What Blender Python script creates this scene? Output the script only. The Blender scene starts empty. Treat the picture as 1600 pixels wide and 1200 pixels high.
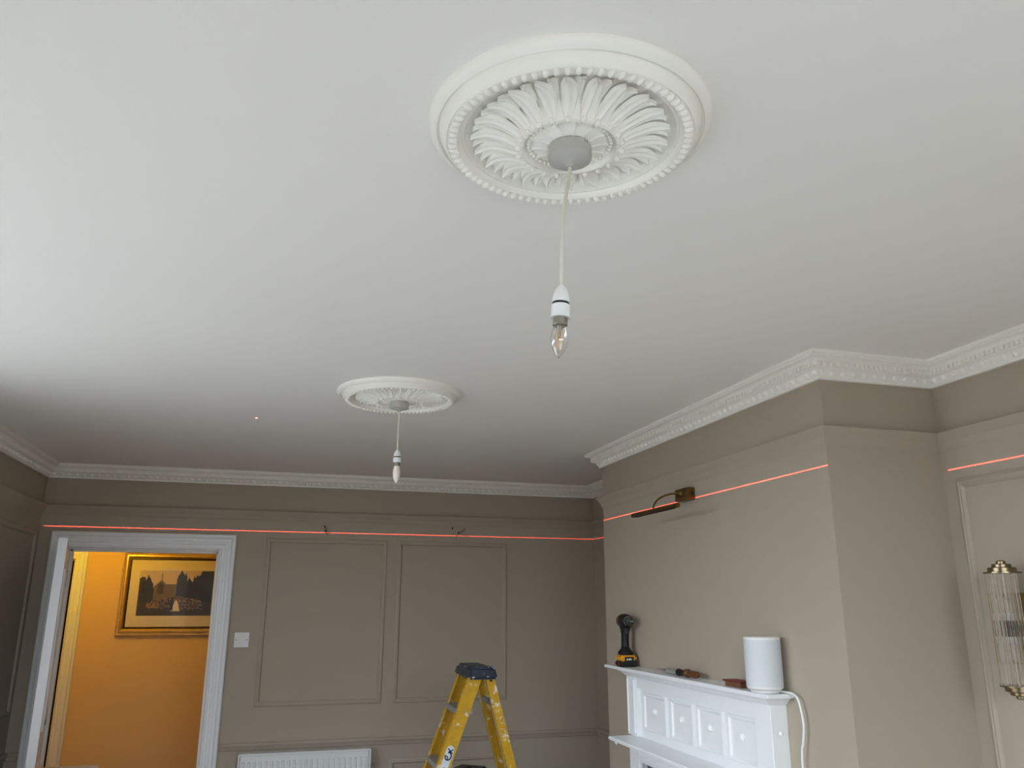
import bpy, bmesh, math, random
from mathutils import Vector, Matrix
random.seed(7)
sc = bpy.context.scene
COL = sc.collection
PI = math.pi

# ------------------------------------------------------------------ camera
EYE = 1.66                       # phone held at eye height; room heights below are given relative to it
F_PX, PITCH, YAW, ROLL = 1252.164, 0.265885, 0.279249, 0.002163
cd = bpy.data.cameras.new('camera'); cam = bpy.data.objects.new('camera', cd); COL.objects.link(cam)
fwd = Vector((math.sin(YAW)*math.cos(PITCH), math.cos(YAW)*math.cos(PITCH), math.sin(PITCH)))
rgt0 = Vector((math.cos(YAW), -math.sin(YAW), 0)); up0 = rgt0.cross(fwd)
rgt = rgt0*math.cos(ROLL) + up0*math.sin(ROLL); upv = -rgt0*math.sin(ROLL) + up0*math.cos(ROLL)
cam.matrix_world = Matrix(((rgt.x, upv.x, -fwd.x, 0), (rgt.y, upv.y, -fwd.y, 0), (rgt.z, upv.z, -fwd.z, EYE), (0, 0, 0, 1)))
cd.sensor_fit = 'HORIZONTAL'; cd.sensor_width = 36; cd.lens = F_PX/1600*36; cd.clip_start = .02
sc.camera = cam

# ------------------------------------------------------------------ world, daylight, exposure
w = bpy.data.worlds.new('overcast_sky'); sc.world = w; w.use_nodes = True
bg = w.node_tree.nodes['Background']; bg.inputs[0].default_value = (.83, .93, 1.04, 1); bg.inputs[1].default_value = 13.4
W1 = (1.00, 3.22, .62, 2.40)                      # window opening in the left wall: y0, y1, z0, z1
W2 = (-.80, 1.50, .45, 2.38)                     # wide window behind the camera: x0, x1, z0, z1
YR = -.80                                         # wall behind the camera
def portal(name, loc, rot, sx, sy):               # guides the sky light through the window opening
    l = bpy.data.lights.new(name, 'AREA'); l.shape = 'RECTANGLE'; l.size = sx; l.size_y = sy; l.cycles.is_portal = True
    o = bpy.data.objects.new(name, l); COL.objects.link(o); o.location = loc; o.rotation_euler = rot
portal('left_window_portal', (-1.345-.125, (W1[0]+W1[1])/2, (W1[2]+W1[3])/2), (0, math.radians(-90), 0), W1[3]-W1[2], W1[1]-W1[0])
portal('rear_window_portal', ((W2[0]+W2[1])/2, YR-.125, (W2[2]+W2[3])/2), (math.radians(90), 0, 0), W2[1]-W2[0], W2[3]-W2[2])

sc.view_settings.view_transform = 'Standard'; sc.view_settings.look = 'None'
sc.view_settings.gamma = 1; sc.view_settings.use_curve_mapping = False
sc.view_settings.exposure = 0.0
sc.cycles.max_bounces = 12; sc.cycles.diffuse_bounces = 7; sc.cycles.glossy_bounces = 4
sc.cycles.transmission_bounces = 8; sc.cycles.transparent_max_bounces = 12
sc.cycles.caustics_reflective = False; sc.cycles.caustics_refractive = False
sc.cycles.sample_clamp_indirect = 6

# ------------------------------------------------------------------ materials
def srgb(r, g, b):
    f = lambda c: c/12.92 if c <= .04045 else ((c+.055)/1.055)**2.4
    return (f(r/255), f(g/255), f(b/255), 1)
MATS = {}
def mat(name, col, rough=.6, metal=0, bump=0, bscale=200, vary=.0, vscale=3, spec=.4, coat=0):
    if name in MATS: return MATS[name]
    m = bpy.data.materials.new(name); m.use_nodes = True; nt = m.node_tree; p = nt.nodes['Principled BSDF']
    p.inputs['Base Color'].default_value = col; p.inputs['Roughness'].default_value = rough
    p.inputs['Metallic'].default_value = metal; p.inputs['Specular IOR Level'].default_value = spec
    p.inputs['Coat Weight'].default_value = coat; p.inputs['Coat Roughness'].default_value = .04
    tc = nt.nodes.new('ShaderNodeTexCoord')
    n = nt.nodes.new('ShaderNodeTexNoise'); n.inputs['Scale'].default_value = vscale; n.inputs['Detail'].default_value = 4
    nt.links.new(tc.outputs['Object'], n.inputs['Vector'])
    mx = nt.nodes.new('ShaderNodeMix'); mx.data_type = 'RGBA'; mx.blend_type = 'MULTIPLY'
    mx.inputs[6].default_value = col
    cr = nt.nodes.new('ShaderNodeValToRGB'); v = 1-vary
    cr.color_ramp.elements[0].position = .3; cr.color_ramp.elements[0].color = (v, v, v, 1)
    cr.color_ramp.elements[1].position = .7; cr.color_ramp.elements[1].color = (1, 1, 1, 1)
    nt.links.new(n.outputs['Fac'], cr.inputs['Fac']); nt.links.new(cr.outputs['Color'], mx.inputs[7])
    mx.inputs[0].default_value = 1
    nt.links.new(mx.outputs[2], p.inputs['Base Color'])
    if bump:
        b = nt.nodes.new('ShaderNodeTexNoise'); b.inputs['Scale'].default_value = bscale; b.inputs['Detail'].default_value = 3
        nt.links.new(tc.outputs['Object'], b.inputs['Vector'])
        bp = nt.nodes.new('ShaderNodeBump'); bp.inputs['Strength'].default_value = bump; bp.inputs['Distance'].default_value = .002
        nt.links.new(b.outputs['Fac'], bp.inputs['Height']); nt.links.new(bp.outputs['Normal'], p.inputs['Normal'])
    MATS[name] = m
    return m
def thin_glass(name, tint=(1, 1, 1, 1), refl=.10):
    m = bpy.data.materials.new(name); m.use_nodes = True; nt = m.node_tree; nt.nodes.clear()
    o = nt.nodes.new('ShaderNodeOutputMaterial'); mx = nt.nodes.new('ShaderNodeMixShader')
    t = nt.nodes.new('ShaderNodeBsdfTransparent'); t.inputs[0].default_value = tint
    g = nt.nodes.new('ShaderNodeBsdfGlossy'); g.inputs['Roughness'].default_value = .02
    lw = nt.nodes.new('ShaderNodeLayerWeight'); lw.inputs[0].default_value = .25
    mt = nt.nodes.new('ShaderNodeMath'); mt.operation = 'MULTIPLY_ADD'; mt.inputs[1].default_value = .75; mt.inputs[2].default_value = refl
    nt.links.new(lw.outputs['Facing'], mt.inputs[0]); nt.links.new(mt.outputs[0], mx.inputs[0])
    nt.links.new(t.outputs[0], mx.inputs[1]); nt.links.new(g.outputs[0], mx.inputs[2]); nt.links.new(mx.outputs[0], o.inputs[0])
    MATS[name] = m
    return m

TAUPE = srgb(172, 161, 144)
M_wall = mat('taupe_wall_paint', TAUPE, .75, bump=.12, bscale=260, vary=.03, vscale=1.5)
M_trimwall = mat('taupe_trim_paint', srgb(172, 161, 144), .55, bump=.05, vary=.02)
M_ceil = mat('white_ceiling_paint', srgb(241, 237, 231), .8, bump=.12, bscale=240, vary=.025, vscale=1.2)
M_plaster = mat('white_plaster', srgb(243, 240, 232), .6, bump=.10, bscale=140, vary=.02, vscale=20)
M_gloss = mat('white_satin_wood_paint', srgb(238, 240, 242), .35, bump=.04, bscale=60, vary=.015, vscale=12)
M_white_pl = mat('white_plastic', srgb(228, 228, 226), .4, vary=.01, vscale=30)
M_cap = mat('grey_white_plastic', srgb(186, 184, 178), .45, vary=.02, vscale=30)
M_flex = mat('cream_flex', srgb(214, 211, 196), .5, vary=.02)
M_black = mat('black_plastic', srgb(24, 23, 22), .5, bump=.2, bscale=300, vary=.2, vscale=40)
M_dark = mat('gap_and_shade_black', srgb(20, 20, 20), .9, vary=.1)  # near-black stands in for shade in gaps, holes and the unlit room
M_brass = mat('aged_brass', srgb(128, 104, 62), .35, metal=1, bump=.03, vary=.25, vscale=30)
M_chrome = mat('polished_nickel', srgb(206, 200, 186), .15, metal=1, vary=.05)
M_alum = mat('dull_aluminium', srgb(150, 146, 142), .5, metal=.3, bump=.1, vary=.2, vscale=30)
M_floor = mat('dark_oak_floor', srgb(104, 88, 72), .5, vary=.2, vscale=4)
M_hall = mat('cream_hall_paint', srgb(222, 184, 132), .7, bump=.1, bscale=260, vary=.03)
M_gold = mat('gilt_frame', srgb(214, 176, 108), .38, metal=.55, bump=.05, vary=.25, vscale=25)
M_golddark = mat('dark_gilt', srgb(70, 50, 26), .4, metal=.5, vary=.3, vscale=30)
M_mount = mat('cream_mount_card', srgb(246, 228, 200), .6, vary=.03, coat=.6)
M_rad = mat('radiator_white', srgb(226, 228, 226), .35, vary=.02)
M_card = mat('brown_cardboard', srgb(176, 142, 108), .8, bump=.1, bscale=90, vary=.12, vscale=12)
M_cardedge = mat('pale_cardboard_edge', srgb(206, 182, 152), .8, vary=.1, vscale=40)
M_grey = mat('charcoal_plastic', srgb(52, 52, 54), .5, vary=.15, vscale=30)
M_glass = thin_glass('clear_glass')
M_bulbfrost = mat('frosted_bulb', srgb(238, 228, 212), .3, vary=.03)
M_tile = mat('slate_grey_tile', srgb(96, 100, 110), .3, vary=.15, vscale=6)
M_steel = mat('bulb_cap_metal', srgb(150, 146, 132), .4, metal=.8, vary=.1, vscale=50)
M_yel = mat('drill_yellow', srgb(226, 158, 30), .45, vary=.08, vscale=30)
M_red = mat('dark_red_paint', srgb(120, 38, 30), .5, vary=.25, vscale=30)
M_brown = mat('brown_wood', srgb(120, 82, 60), .6, vary=.3, vscale=40)
M_orange = mat('amber_handle', srgb(104, 60, 30), .4, vary=.25, vscale=60)
M_blade = mat('blade_steel', srgb(190, 190, 188), .35, metal=.6, vary=.1, vscale=30)
M_spk = mat('white_speaker_grille', srgb(214, 218, 222), .5, bump=.5, bscale=900, vary=.05, vscale=400)
M_cable = mat('cable_sheath', srgb(120, 116, 108), .6, vary=.1)

def ladder_mat():
    m = mat('yellow_fibreglass', srgb(196, 150, 8), .45, vary=.22, vscale=25, bump=.1, bscale=80)
    nt = m.node_tree; p = nt.nodes['Principled BSDF']; src = p.inputs['Base Color'].links[0].from_socket
    tc = nt.nodes.new('ShaderNodeTexCoord')
    n = nt.nodes.new('ShaderNodeTexNoise'); n.inputs['Scale'].default_value = 22; n.inputs['Detail'].default_value = 5; n.inputs['Roughness'].default_value = .65
    nt.links.new(tc.outputs['Object'], n.inputs['Vector'])
    cr = nt.nodes.new('ShaderNodeValToRGB'); cr.color_ramp.elements[0].position = .57; cr.color_ramp.elements[1].position = .65
    nt.links.new(n.outputs['Fac'], cr.inputs['Fac'])
    mx = nt.nodes.new('ShaderNodeMix'); mx.data_type = 'RGBA'; nt.links.new(cr.outputs['Color'], mx.inputs[0])
    nt.links.new(src, mx.inputs[6]); mx.inputs[7].default_value = srgb(214, 200, 178)
    nt.links.new(mx.outputs[2], p.inputs['Base Color'])
    return m
M_lad = ladder_mat()
def navy_mat():
    m = mat('navy_cap_plastic', srgb(32, 42, 60), .4, vary=.2, vscale=30, bump=.1)
    nt = m.node_tree; p = nt.nodes['Principled BSDF']; src = p.inputs['Base Color'].links[0].from_socket
    tc = nt.nodes.new('ShaderNodeTexCoord'); n = nt.nodes.new('ShaderNodeTexNoise'); n.inputs['Scale'].default_value = 45; n.inputs['Detail'].default_value = 4
    nt.links.new(tc.outputs['Object'], n.inputs['Vector'])
    cr = nt.nodes.new('ShaderNodeValToRGB'); cr.color_ramp.elements[0].position = .64; cr.color_ramp.elements[1].position = .70
    nt.links.new(n.outputs['Fac'], cr.inputs['Fac'])
    mx = nt.nodes.new('ShaderNodeMix'); mx.data_type = 'RGBA'; nt.links.new(cr.outputs['Color'], mx.inputs[0])
    nt.links.new(src, mx.inputs[6]); mx.inputs[7].default_value = srgb(200, 204, 206)
    nt.links.new(mx.outputs[2], p.inputs['Base Color'])
    return m
M_navy = navy_mat()

# ------------------------------------------------------------------ mesh helpers
ORG = {}
def tag(o, label=None, cat=None, group=None, kind=None):
    if label: o['label'] = label
    if cat: o['category'] = cat
    if group: o['group'] = group
    if kind: o['kind'] = kind
    return o
def thing(name, label, cat, loc=(0, 0, 0), group=None, kind=None, local=False, rotz=0):
    o = bpy.data.objects.new(name, None); COL.objects.link(o); o.empty_display_size = .05
    o.location = loc; o.rotation_euler = (0, 0, rotz)
    ORG[o.name] = Vector((0, 0, 0)) if local else Vector(loc)
    return tag(o, label, cat, group, kind)
class MB:
    def __init__(s): s.v = []; s.f = []
    def add(s, vs, fs):
        k = len(s.v); s.v += [Vector(p) for p in vs]; s.f += [tuple(i+k for i in f) for f in fs]; return s
    def box(s, x0, x1, y0, y1, z0, z1):
        return s.add([(x0, y0, z0), (x1, y0, z0), (x1, y1, z0), (x0, y1, z0), (x0, y0, z1), (x1, y0, z1), (x1, y1, z1), (x0, y1, z1)],
                     [(0, 3, 2, 1), (4, 5, 6, 7), (0, 1, 5, 4), (1, 2, 6, 5), (2, 3, 7, 6), (3, 0, 4, 7)])
    def hexa(s, lo, hi):        # two quads (4 pts each)
        return s.add(list(lo)+list(hi), [(0, 3, 2, 1), (4, 5, 6, 7), (0, 1, 5, 4), (1, 2, 6, 5), (2, 3, 7, 6), (3, 0, 4, 7)])
    def lathe(s, prof, c=(0, 0, 0), axis='z', n=32, sx=1, sy=1):
        vs = []; fs = []; c = Vector(c)
        for r, h in prof:
            for i in range(n):
                a = 2*PI*i/n; x, y = r*math.cos(a)*sx, r*math.sin(a)*sy
                p = Vector((x, y, h)) if axis == 'z' else (Vector((x, h, y)) if axis == 'y' else Vector((h, x, y)))
                vs.append(c+p)
        for j in range(len(prof)-1):
            for i in range(n):
                a, b = j*n+i, j*n+(i+1) % n; fs.append((a, b, b+n, a+n))
        if prof[0][0] > 1e-5: fs.append(tuple(range(n))[::-1])
        if prof[-1][0] > 1e-5: fs.append(tuple((len(prof)-1)*n+i for i in range(n)))
        return s.add(vs, fs)
    def tube(s, pts, r, n=10, caps=True):
        pts = [Vector(p) for p in pts]; vs = []; fs = []; ref = None
        for k, p in enumerate(pts):
            t = (pts[min(k+1, len(pts)-1)]-pts[max(k-1, 0)]).normalized()
            if ref is None: ref = Vector((0, 0, 1)) if abs(t.z) < .9 else Vector((1, 0, 0))
            u = (ref - t*ref.dot(t)).normalized(); ref = u; v = t.cross(u)
            rr = r[k] if isinstance(r, (list, tuple)) else r
            vs += [p+(u*math.cos(2*PI*i/n)+v*math.sin(2*PI*i/n))*rr for i in range(n)]
        for j in range(len(pts)-1):
            for i in range(n):
                a, b = j*n+i, j*n+(i+1) % n; fs.append((a, b, b+n, a+n))
        if caps: fs += [tuple(range(n))[::-1], tuple((len(pts)-1)*n+i for i in range(n))]
        return s.add(vs, fs)
    def ball(s, c, rx, ry, rz, nu=10, nv=6):
        c = Vector(c); vs = [c+Vector((0, 0, -rz))]; fs = []
        for j in range(1, nv):
            t = -PI/2+PI*j/nv
            vs += [c+Vector((rx*math.cos(t)*math.cos(2*PI*i/nu), ry*math.cos(t)*math.sin(2*PI*i/nu), rz*math.sin(t))) for i in range(nu)]
        vs.append(c+Vector((0, 0, rz))); L = len(vs)-1
        for i in range(nu): fs.append((0, 1+(i+1) % nu, 1+i)); fs.append((L, L-nu+i, L-nu+(i+1) % nu))
        for j in range(nv-2):
            for i in range(nu):
                a, b = 1+j*nu+i, 1+j*nu+(i+1) % nu; fs.append((a, b, b+nu, a+nu))
        return s.add(vs, fs)
    def sweep(s, pts, n, prof, closed=False, seg=None):
        """mitred sweep: profile (a = offset to the left of the path, seen against n; b = along n); seg = only that segment"""
        pts = [Vector(p) for p in pts]; n = Vector(n); N = len(pts); rows = []
        for k in range(N):
            ts = []
            if closed or k > 0: ts.append((pts[k]-pts[k-1]).normalized())
            if closed or k < N-1: ts.append((pts[(k+1) % N]-pts[k]).normalized())
            ls = [n.cross(t) for t in ts]
            m = ls[0] if len(ls) == 1 else (ls[0]+ls[1])/(1+ls[0].dot(ls[1]))
            rows.append([pts[k]+m*a+n*b for a, b in prof])
        segs = range(N if closed else N-1) if seg is None else [seg]
        P = len(prof)
        for k in segs:
            vs = rows[k]+rows[(k+1) % N]
            fs = [(i, i+1, i+1+P, i+P) for i in range(P-1)]
            if not closed or seg is not None: fs += [tuple(range(P))[::-1], tuple(range(P, 2*P))]
            s.add(vs, fs)
        return s
    def build(s, name, m, parent=None, bevel=0, bseg=2, smooth=35, label=None, kind=None, xf=None):
        org = ORG.get(parent.name, Vector((0, 0, 0))) if parent else Vector((0, 0, 0))
        me = bpy.data.meshes.new(name)
        vs = [((xf @ p) if xf else p)-org for p in s.v]
        me.from_pydata(vs, [], s.f); me.validate()
        bm = bmesh.new(); bm.from_mesh(me)
        bmesh.ops.remove_doubles(bm, verts=bm.verts, dist=1e-6)
        bmesh.ops.recalc_face_normals(bm, faces=bm.faces)
        if bevel:
            es = [e for e in bm.edges if len(e.link_faces) == 2 and e.calc_face_angle(0) > math.radians(30)]
            bmesh.ops.bevel(bm, geom=es, offset=bevel, segments=bseg, affect='EDGES', clamp_overlap=True)
        bm.to_mesh(me); bm.free()
        if smooth:
            me.polygons.foreach_set('use_smooth', [True]*len(me.polygons)); me.set_sharp_from_angle(angle=math.radians(smooth))
        me.materials.append(m)
        o = bpy.data.objects.new(name, me); COL.objects.link(o)
        if parent: o.parent = parent; ORG[o.name] = org
        if label: o['label'] = label
        if kind: o['kind'] = kind
        return o
def struct(name, mb, m, label, cat, **k):
    return tag(mb.build(name, m, **k), label, cat, kind='structure')
def clone(o, parent):
    c = o.copy(); COL.objects.link(c); c.parent = parent
    return c
def Zr(z): return z+EYE

# ------------------------------------------------------------------ room shell (heights relative to the eye were measured from the photo)
CE = Zr(.79); D = 5.3166; XL = -1.3451; XR = 2.1217; XC = 1.6746; YC0 = 4.0496; YC1 = 2.166
ZC, ZRAIL, ZLAS, ZDADO = Zr(.7099), Zr(.5509), Zr(.4262), Zr(-.808)
T = .13
DX0, DX1, DZ = -1.180, -.341, Zr(.304)          # door opening
YH = 6.80                                         # far wall of the hall
HX0, HX1 = -3.0, .9

struct('floor', MB().box(XL-T, XR+T, YR-T, D+T, -.1, 0), M_floor, 'dark oak floor of the living room below the frame', 'floor')
struct('ceiling', MB().box(XL-T, XR+T, YR-T, D+T, CE, CE+.1), M_ceil, 'plain white painted plaster ceiling of the room', 'ceiling')
b = MB().box(XL-T, DX0, D, D+T, 0, CE).box(DX1, XR+T, D, D+T, 0, CE).box(DX0, DX1, D, D+T, DZ, CE)
struct('wall_back', b, M_wall, 'taupe back wall with the doorway and moulded panels', 'wall')
b = MB().box(XL-T, XL, YR-T, W1[0], 0, CE).box(XL-T, XL, W1[1], D, 0, CE).box(XL-T, XL, W1[0], W1[1], 0, W1[2]).box(XL-T, XL, W1[0], W1[1], W1[3], CE)
struct('wall_left', b, M_wall, 'shadowed taupe wall at the left edge beside the door', 'wall')
struct('wall_right', MB().box(XR, XR+T, YR-T, D, 0, CE), M_wall, 'taupe alcove wall carrying the glass rod wall light', 'wall')
b = MB().box(XL, W2[0], YR-T, YR, 0, CE).box(W2[1], XR, YR-T, YR, 0, CE).box(W2[0], W2[1], YR-T, YR, 0, W2[2]).box(W2[0], W2[1], YR-T, YR, W2[3], CE)
struct('wall_rear', b, M_wall, 'taupe wall behind the camera with a wide window', 'wall')

def chimney_mat():
    m = M_wall.copy(); m.name = 'taupe_wall_paint_scuffed'; nt = m.node_tree; p = nt.nodes['Principled BSDF']
    src = p.inputs['Base Color'].links[0].from_socket
    tc = nt.nodes.new('ShaderNodeTexCoord')
    mp = nt.nodes.new('ShaderNodeMapping'); mp.vector_type = 'POINT'
    mp.inputs['Location'].default_value = (0, -3.16/.16, -Zr(.502)/.016); mp.inputs['Scale'].default_value = (0, 1/.16, 1/.016)
    nt.links.new(tc.outputs['Object'], mp.inputs['Vector'])
    ln = nt.nodes.new('ShaderNodeVectorMath'); ln.operation = 'LENGTH'; nt.links.new(mp.outputs[0], ln.inputs[0])
    n = nt.nodes.new('ShaderNodeTexNoise'); n.inputs['Scale'].default_value = 1
    mp2 = nt.nodes.new('ShaderNodeMapping'); mp2.inputs['Scale'].default_value = (1, 14, 110); nt.links.new(tc.outputs['Object'], mp2.inputs['Vector']); nt.links.new(mp2.outputs[0], n.inputs['Vector'])
    mr = nt.nodes.new('ShaderNodeMapRange'); mr.inputs[1].default_value = 0; mr.inputs[2].default_value = 1; mr.inputs[3].default_value = 1; mr.inputs[4].default_value = 0
    nt.links.new(ln.outputs['Value'], mr.inputs[0])
    mu = nt.nodes.new('ShaderNodeMath'); mu.operation = 'MULTIPLY'; nt.links.new(mr.outputs[0], mu.inputs[0])
    cr = nt.nodes.new('ShaderNodeValToRGB'); cr.color_ramp.elements[0].position = .48; cr.color_ramp.elements[1].position = .60
    nt.links.new(n.outputs['Fac'], cr.inputs['Fac']); nt.links.new(cr.outputs['Color'], mu.inputs[1])
    mx = nt.nodes.new('ShaderNodeMix'); mx.data_type = 'RGBA'; nt.links.new(mu.outputs[0], mx.inputs[0])
    nt.links.new(src, mx.inputs[6]); mx.inputs[7].default_value = srgb(90, 80, 70); nt.links.new(mx.outputs[2], p.inputs['Base Color'])
    return m
struct('wall_chimney_breast', MB().box(XC, XR, YC1, YC0, 0, CE), chimney_mat(), 'taupe chimney breast standing proud behind the white mantelpiece', 'wall')

# outside: paving, and an unseen wall added to block the low sky
M_pave = mat('pale_paving', srgb(172, 172, 170), .9, vary=.2, vscale=2)
struct('ground', MB().box(-30, 30, -30, 30, -.5, -.3), M_pave, 'pale paving outside the windows', 'ground')
struct('wall_sky_block', MB().box(-9.3, -9, -9, 25, -.3, 2.35).box(-9.3, 20, -9.3, -9, -.3, 2.35), mat('sky_block_brown', srgb(128, 110, 96), .9, vary=.3, vscale=5), 'unseen wall added across from the windows to block low sky', 'wall')

# hall beyond the doorway
struct('floor_hall', MB().box(HX0, HX1, D+T, YH+2.2, -.1, 0), M_floor, 'floor of the hall beyond the doorway', 'floor')
struct('ceiling_hall', MB().box(HX0, HX1, D+T, YH+2.2, CE, CE+.1), M_ceil, 'ceiling of the hall beyond the doorway', 'ceiling')
H2X0, H2X1, H2Z = -2.26, -1.447, Zr(.303)         # doorway in the far hall wall
b = MB().box(H2X1, HX1, YH, YH+.12, 0, CE).box(HX0, H2X0, YH, YH+.12, 0, CE).box(H2X0, H2X1, YH, YH+.12, H2Z, CE)
struct('wall_hall', b, M_hall, 'cream hall wall glowing yellow, hung with the wedding picture', 'wall')
struct('wall_hall_end_left', MB().box(HX0-.1, HX0, D+T, YH+2.2, 0, CE), M_hall, 'left end wall of the hall', 'wall')
struct('wall_hall_near', MB().box(HX0, XL-T, D, D+T, 0, CE), M_hall, 'near wall of the hall left of the doorway', 'wall')
struct('wall_hall_end_right', MB().box(HX1, HX1+.1, D+T, YH+2.2, 0, CE), M_hall, 'right end wall of the hall', 'wall')
struct('wall_far_room', MB().box(HX0, HX1, YH+2.2, YH+2.3, 0, CE), M_dark, 'far room wall beyond the hall, coloured black for an unlit room', 'wall')  # blackness of the unlit room is put into the wall colour

# unseen pale sheet added on the floor to bounce window light up
sheet = MB(); nx_, ny_ = 26, 34; vs = []; fs = []
for j in range(ny_+1):
    for i in range(nx_+1):
        x, y = XL+.12+(2.45+.75*(j/ny_ < .8))*i/nx_, YR+.12+3.1*j/ny_
        vs.append((x, y, .006+.010*(.5+.5*math.sin(x*7.3+2*math.sin(y*2.9)))*(.5+.5*math.sin(y*5.1+1.3*x))))
for j in range(ny_):
    for i in range(nx_): a = j*(nx_+1)+i; fs.append((a, a+1, a+nx_+2, a+nx_+1))
tag(sheet.add(vs, fs).build('bounce_sheet', mat('white_bounce_sheet', srgb(188, 187, 182), .9, bump=.3, bscale=300, vary=.05, vscale=6), smooth=60), 'unseen pale sheet added on the floor to bounce daylight', 'bounce sheet')

# ------------------------------------------------------------------ cornice, picture rail, dado rail (mitred runs round the room)
ROOM = [(XL, YR, 0), (XL, D, 0), (XR, D, 0), (XR, YC0, 0), (XC, YC0, 0), (XC, YC1, 0), (XR, YC1, 0), (XR, YR, 0)]
WHERE = ['left wall', 'back wall', 'far alcove side', 'far side of the chimney breast', 'face of the chimney breast', 'near side of the chimney breast', 'near alcove wall']
def room(z): return [(x, y, z) for x, y, _ in ROOM]
P = .0735
corn = [(0, 0), (P, 0), (P, .011), (.0705, .012), (.0705, .0145), (.0675, .0155), (.0675, .018)]
for i in range(1, 8):
    t = i/8*PI/2
    corn.append((.0675-.0255*math.sin(t), .018+.011*(1-math.cos(t))))
corn += [(.042, .030), (.042, .046), (.036, .048), (.034, .050), (.026, .0515), (.014, .070), (.012, .071), (.012, .0801), (0, .0801)]
corn = [(-a, CE-b) for a, b in corn]
tn = 0
def inward(k):
    p, q = Vector(ROOM[k]), Vector(ROOM[k+1]); t = (q-p).normalized(); return t, Vector((0, 0, 1)).cross(t)*-1, (q-p).length
def dentil(mb, p, t, n, d, z0, z1, w, dd):
    a = p+n*d-t*w/2
    vs = []
    for zz, k in ((z0, 1), (z1, 1)):
        for (ut, un) in ((0, -.006), (w, -.006), (w, dd), (0, dd)):
            vs.append(Vector((a.x, a.y, 0))+t*ut+n*un+Vector((0, 0, zz)))
    mb.hexa(vs[:4], vs[4:])
for k in range(7):
    tn += 1
    c = struct('trim_%d' % tn, MB().sweep(room(0), (0, 0, 1), corn, seg=k), M_plaster, 'white plaster cornice with dentils along the '+WHERE[k], 'cornice')
    t, n, L = inward(k)
    # convex corners add length, concave ones lose it; keep rows between
    up, lo = MB(), MB()
    e0 = .035 if k in (4, 5) else -.04; e1 = .035 if k in (3, 4) else -.04
    if k == 3: e0 = -.04
    if k == 5: e1 = -.04
    s0, s1 = -e0, L+e1
    if k == 0: s0 = 3.0
    if k == 6: s1 = 2.2
    m = int((s1-s0)/.0178)
    for i in range(m+1):
        dentil(up, Vector(ROOM[k])+t*(s0+(s1-s0)*i/max(m, 1)), t, n, .041, CE-.0450, CE-.0310, .0095, .0085)
    s0 += .03 if k in (4, 5) else 0; s1 -= .03 if k in (3, 4) else 0
    m = int((s1-s0)/.040)
    for i in range(m+1):
        q = Vector(ROOM[k])+t*(s0+(s1-s0)*i/max(m, 1))+n*.0195
        lo.ball((q.x, q.y, CE-.0605), .0095, .0095, .0105, 10, 6)
    up.build('dentil_row', M_plaster, c, kind='stuff'); lo.build('egg_row', M_plaster, c, kind='stuff')
rail = [(0, 0), (-.028, 0), (-.0310, -.003), (-.0290, -.009), (-.021, -.018), (-.0165, -.026), (-.0135, -.031), (-.0115, -.033), (-.0095, -.042), (-.005, -.052), (0, -.060)]
rail = [(a, b+ZRAIL) for a, b in rail]
for k in range(7):
    tn += 1
    struct('trim_%d' % tn, MB().sweep([(XL, W1[1]+.05, 0)]+room(0)[1:], (0, 0, 1), rail, seg=k), M_trimwall, 'taupe painted picture rail along the '+WHERE[k], 'picture rail')
dado = [(0, .0), (-.012, .0), (-.020, -.006), (-.022, -.012), (-.018, -.020), (-.012, -.028), (-.010, -.040), (0, -.044)]
dado = [(a, b+ZDADO+.01) for a, b in dado]
DADO_PATHS = [([(XL, W1[1]+.1, 0), (XL, D, 0), (DX0-.094, D, 0)], (0, 1)), ([(DX1+.094, D, 0), (XR, D, 0), (XR, YC0, 0), (XC+.001, YC0, 0)], (0, 1, 2)), ([(XR, YC1, 0), (XR, YR, 0)], (0,))]
dl = iter(['left wall', 'back wall left of the door', 'back wall above the radiator', 'far alcove side', 'far chimney side', 'near alcove wall'])
for pts, segs in DADO_PATHS:
    for k in segs:
        tn += 1
        struct('trim_%d' % tn, MB().sweep(pts, (0, 0, 1), dado, seg=k), M_trimwall, 'taupe painted dado rail on the '+next(dl), 'dado rail')

# wall panel mouldings
PM = [(-.030, 0), (-.028, .006), (-.022, .011), (-.016, .009), (-.012, .011), (-.006, .009), (0, .004), (0, 0)]
def panel(plane, u0, u1, z0, z1, label):
    global tn
    tn += 1
    if plane == 'back': pts = [(u0, D, z0), (u1, D, z0), (u1, D, z1), (u0, D, z1)]; n = (0, -1, 0)
    elif plane == 'right': pts = [(XR, u1, z0), (XR, u0, z0), (XR, u0, z1), (XR, u1, z1)]; n = (-1, 0, 0)
    else: pts = [(XL, u0, z0), (XL, u1, z0), (XL, u1, z1), (XL, u0, z1)]; n = (1, 0, 0)
    prof = [(-a, b) for a, b in PM]
    struct('trim_%d' % tn, MB().sweep(pts, n, prof, closed=True), M_trimwall, label, 'panel moulding')
zt, zb = Zr(.385), Zr(-.604)
panel('back', -.068, .686, zb, zt, 'large rectangular panel moulding above the radiator on back wall')
panel('back', .752, 1.490, zb, zt, 'large rectangular panel moulding behind the yellow stepladder')
panel('back', -.068, .686, Zr(-1.42), Zr(-.922), 'low panel moulding behind the radiator')
panel('back', .748, 1.490, Zr(-1.42), Zr(-.922), 'low panel moulding under the dado behind the stepladder')
panel('left', 4.30, 5.258, zb, Zr(.395), 'tall panel moulding on the dark left wall')
panel('left', 4.30, 5.258, Zr(-1.42), Zr(-.922), 'low panel moulding on the dark left wall')
panel('right', .90, 2.112, zb, Zr(.392), 'tall panel moulding around the glass rod wall light')
panel('right', .90, 2.112, Zr(-1.42), Zr(-.922), 'low panel moulding under the glass rod wall light')
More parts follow.
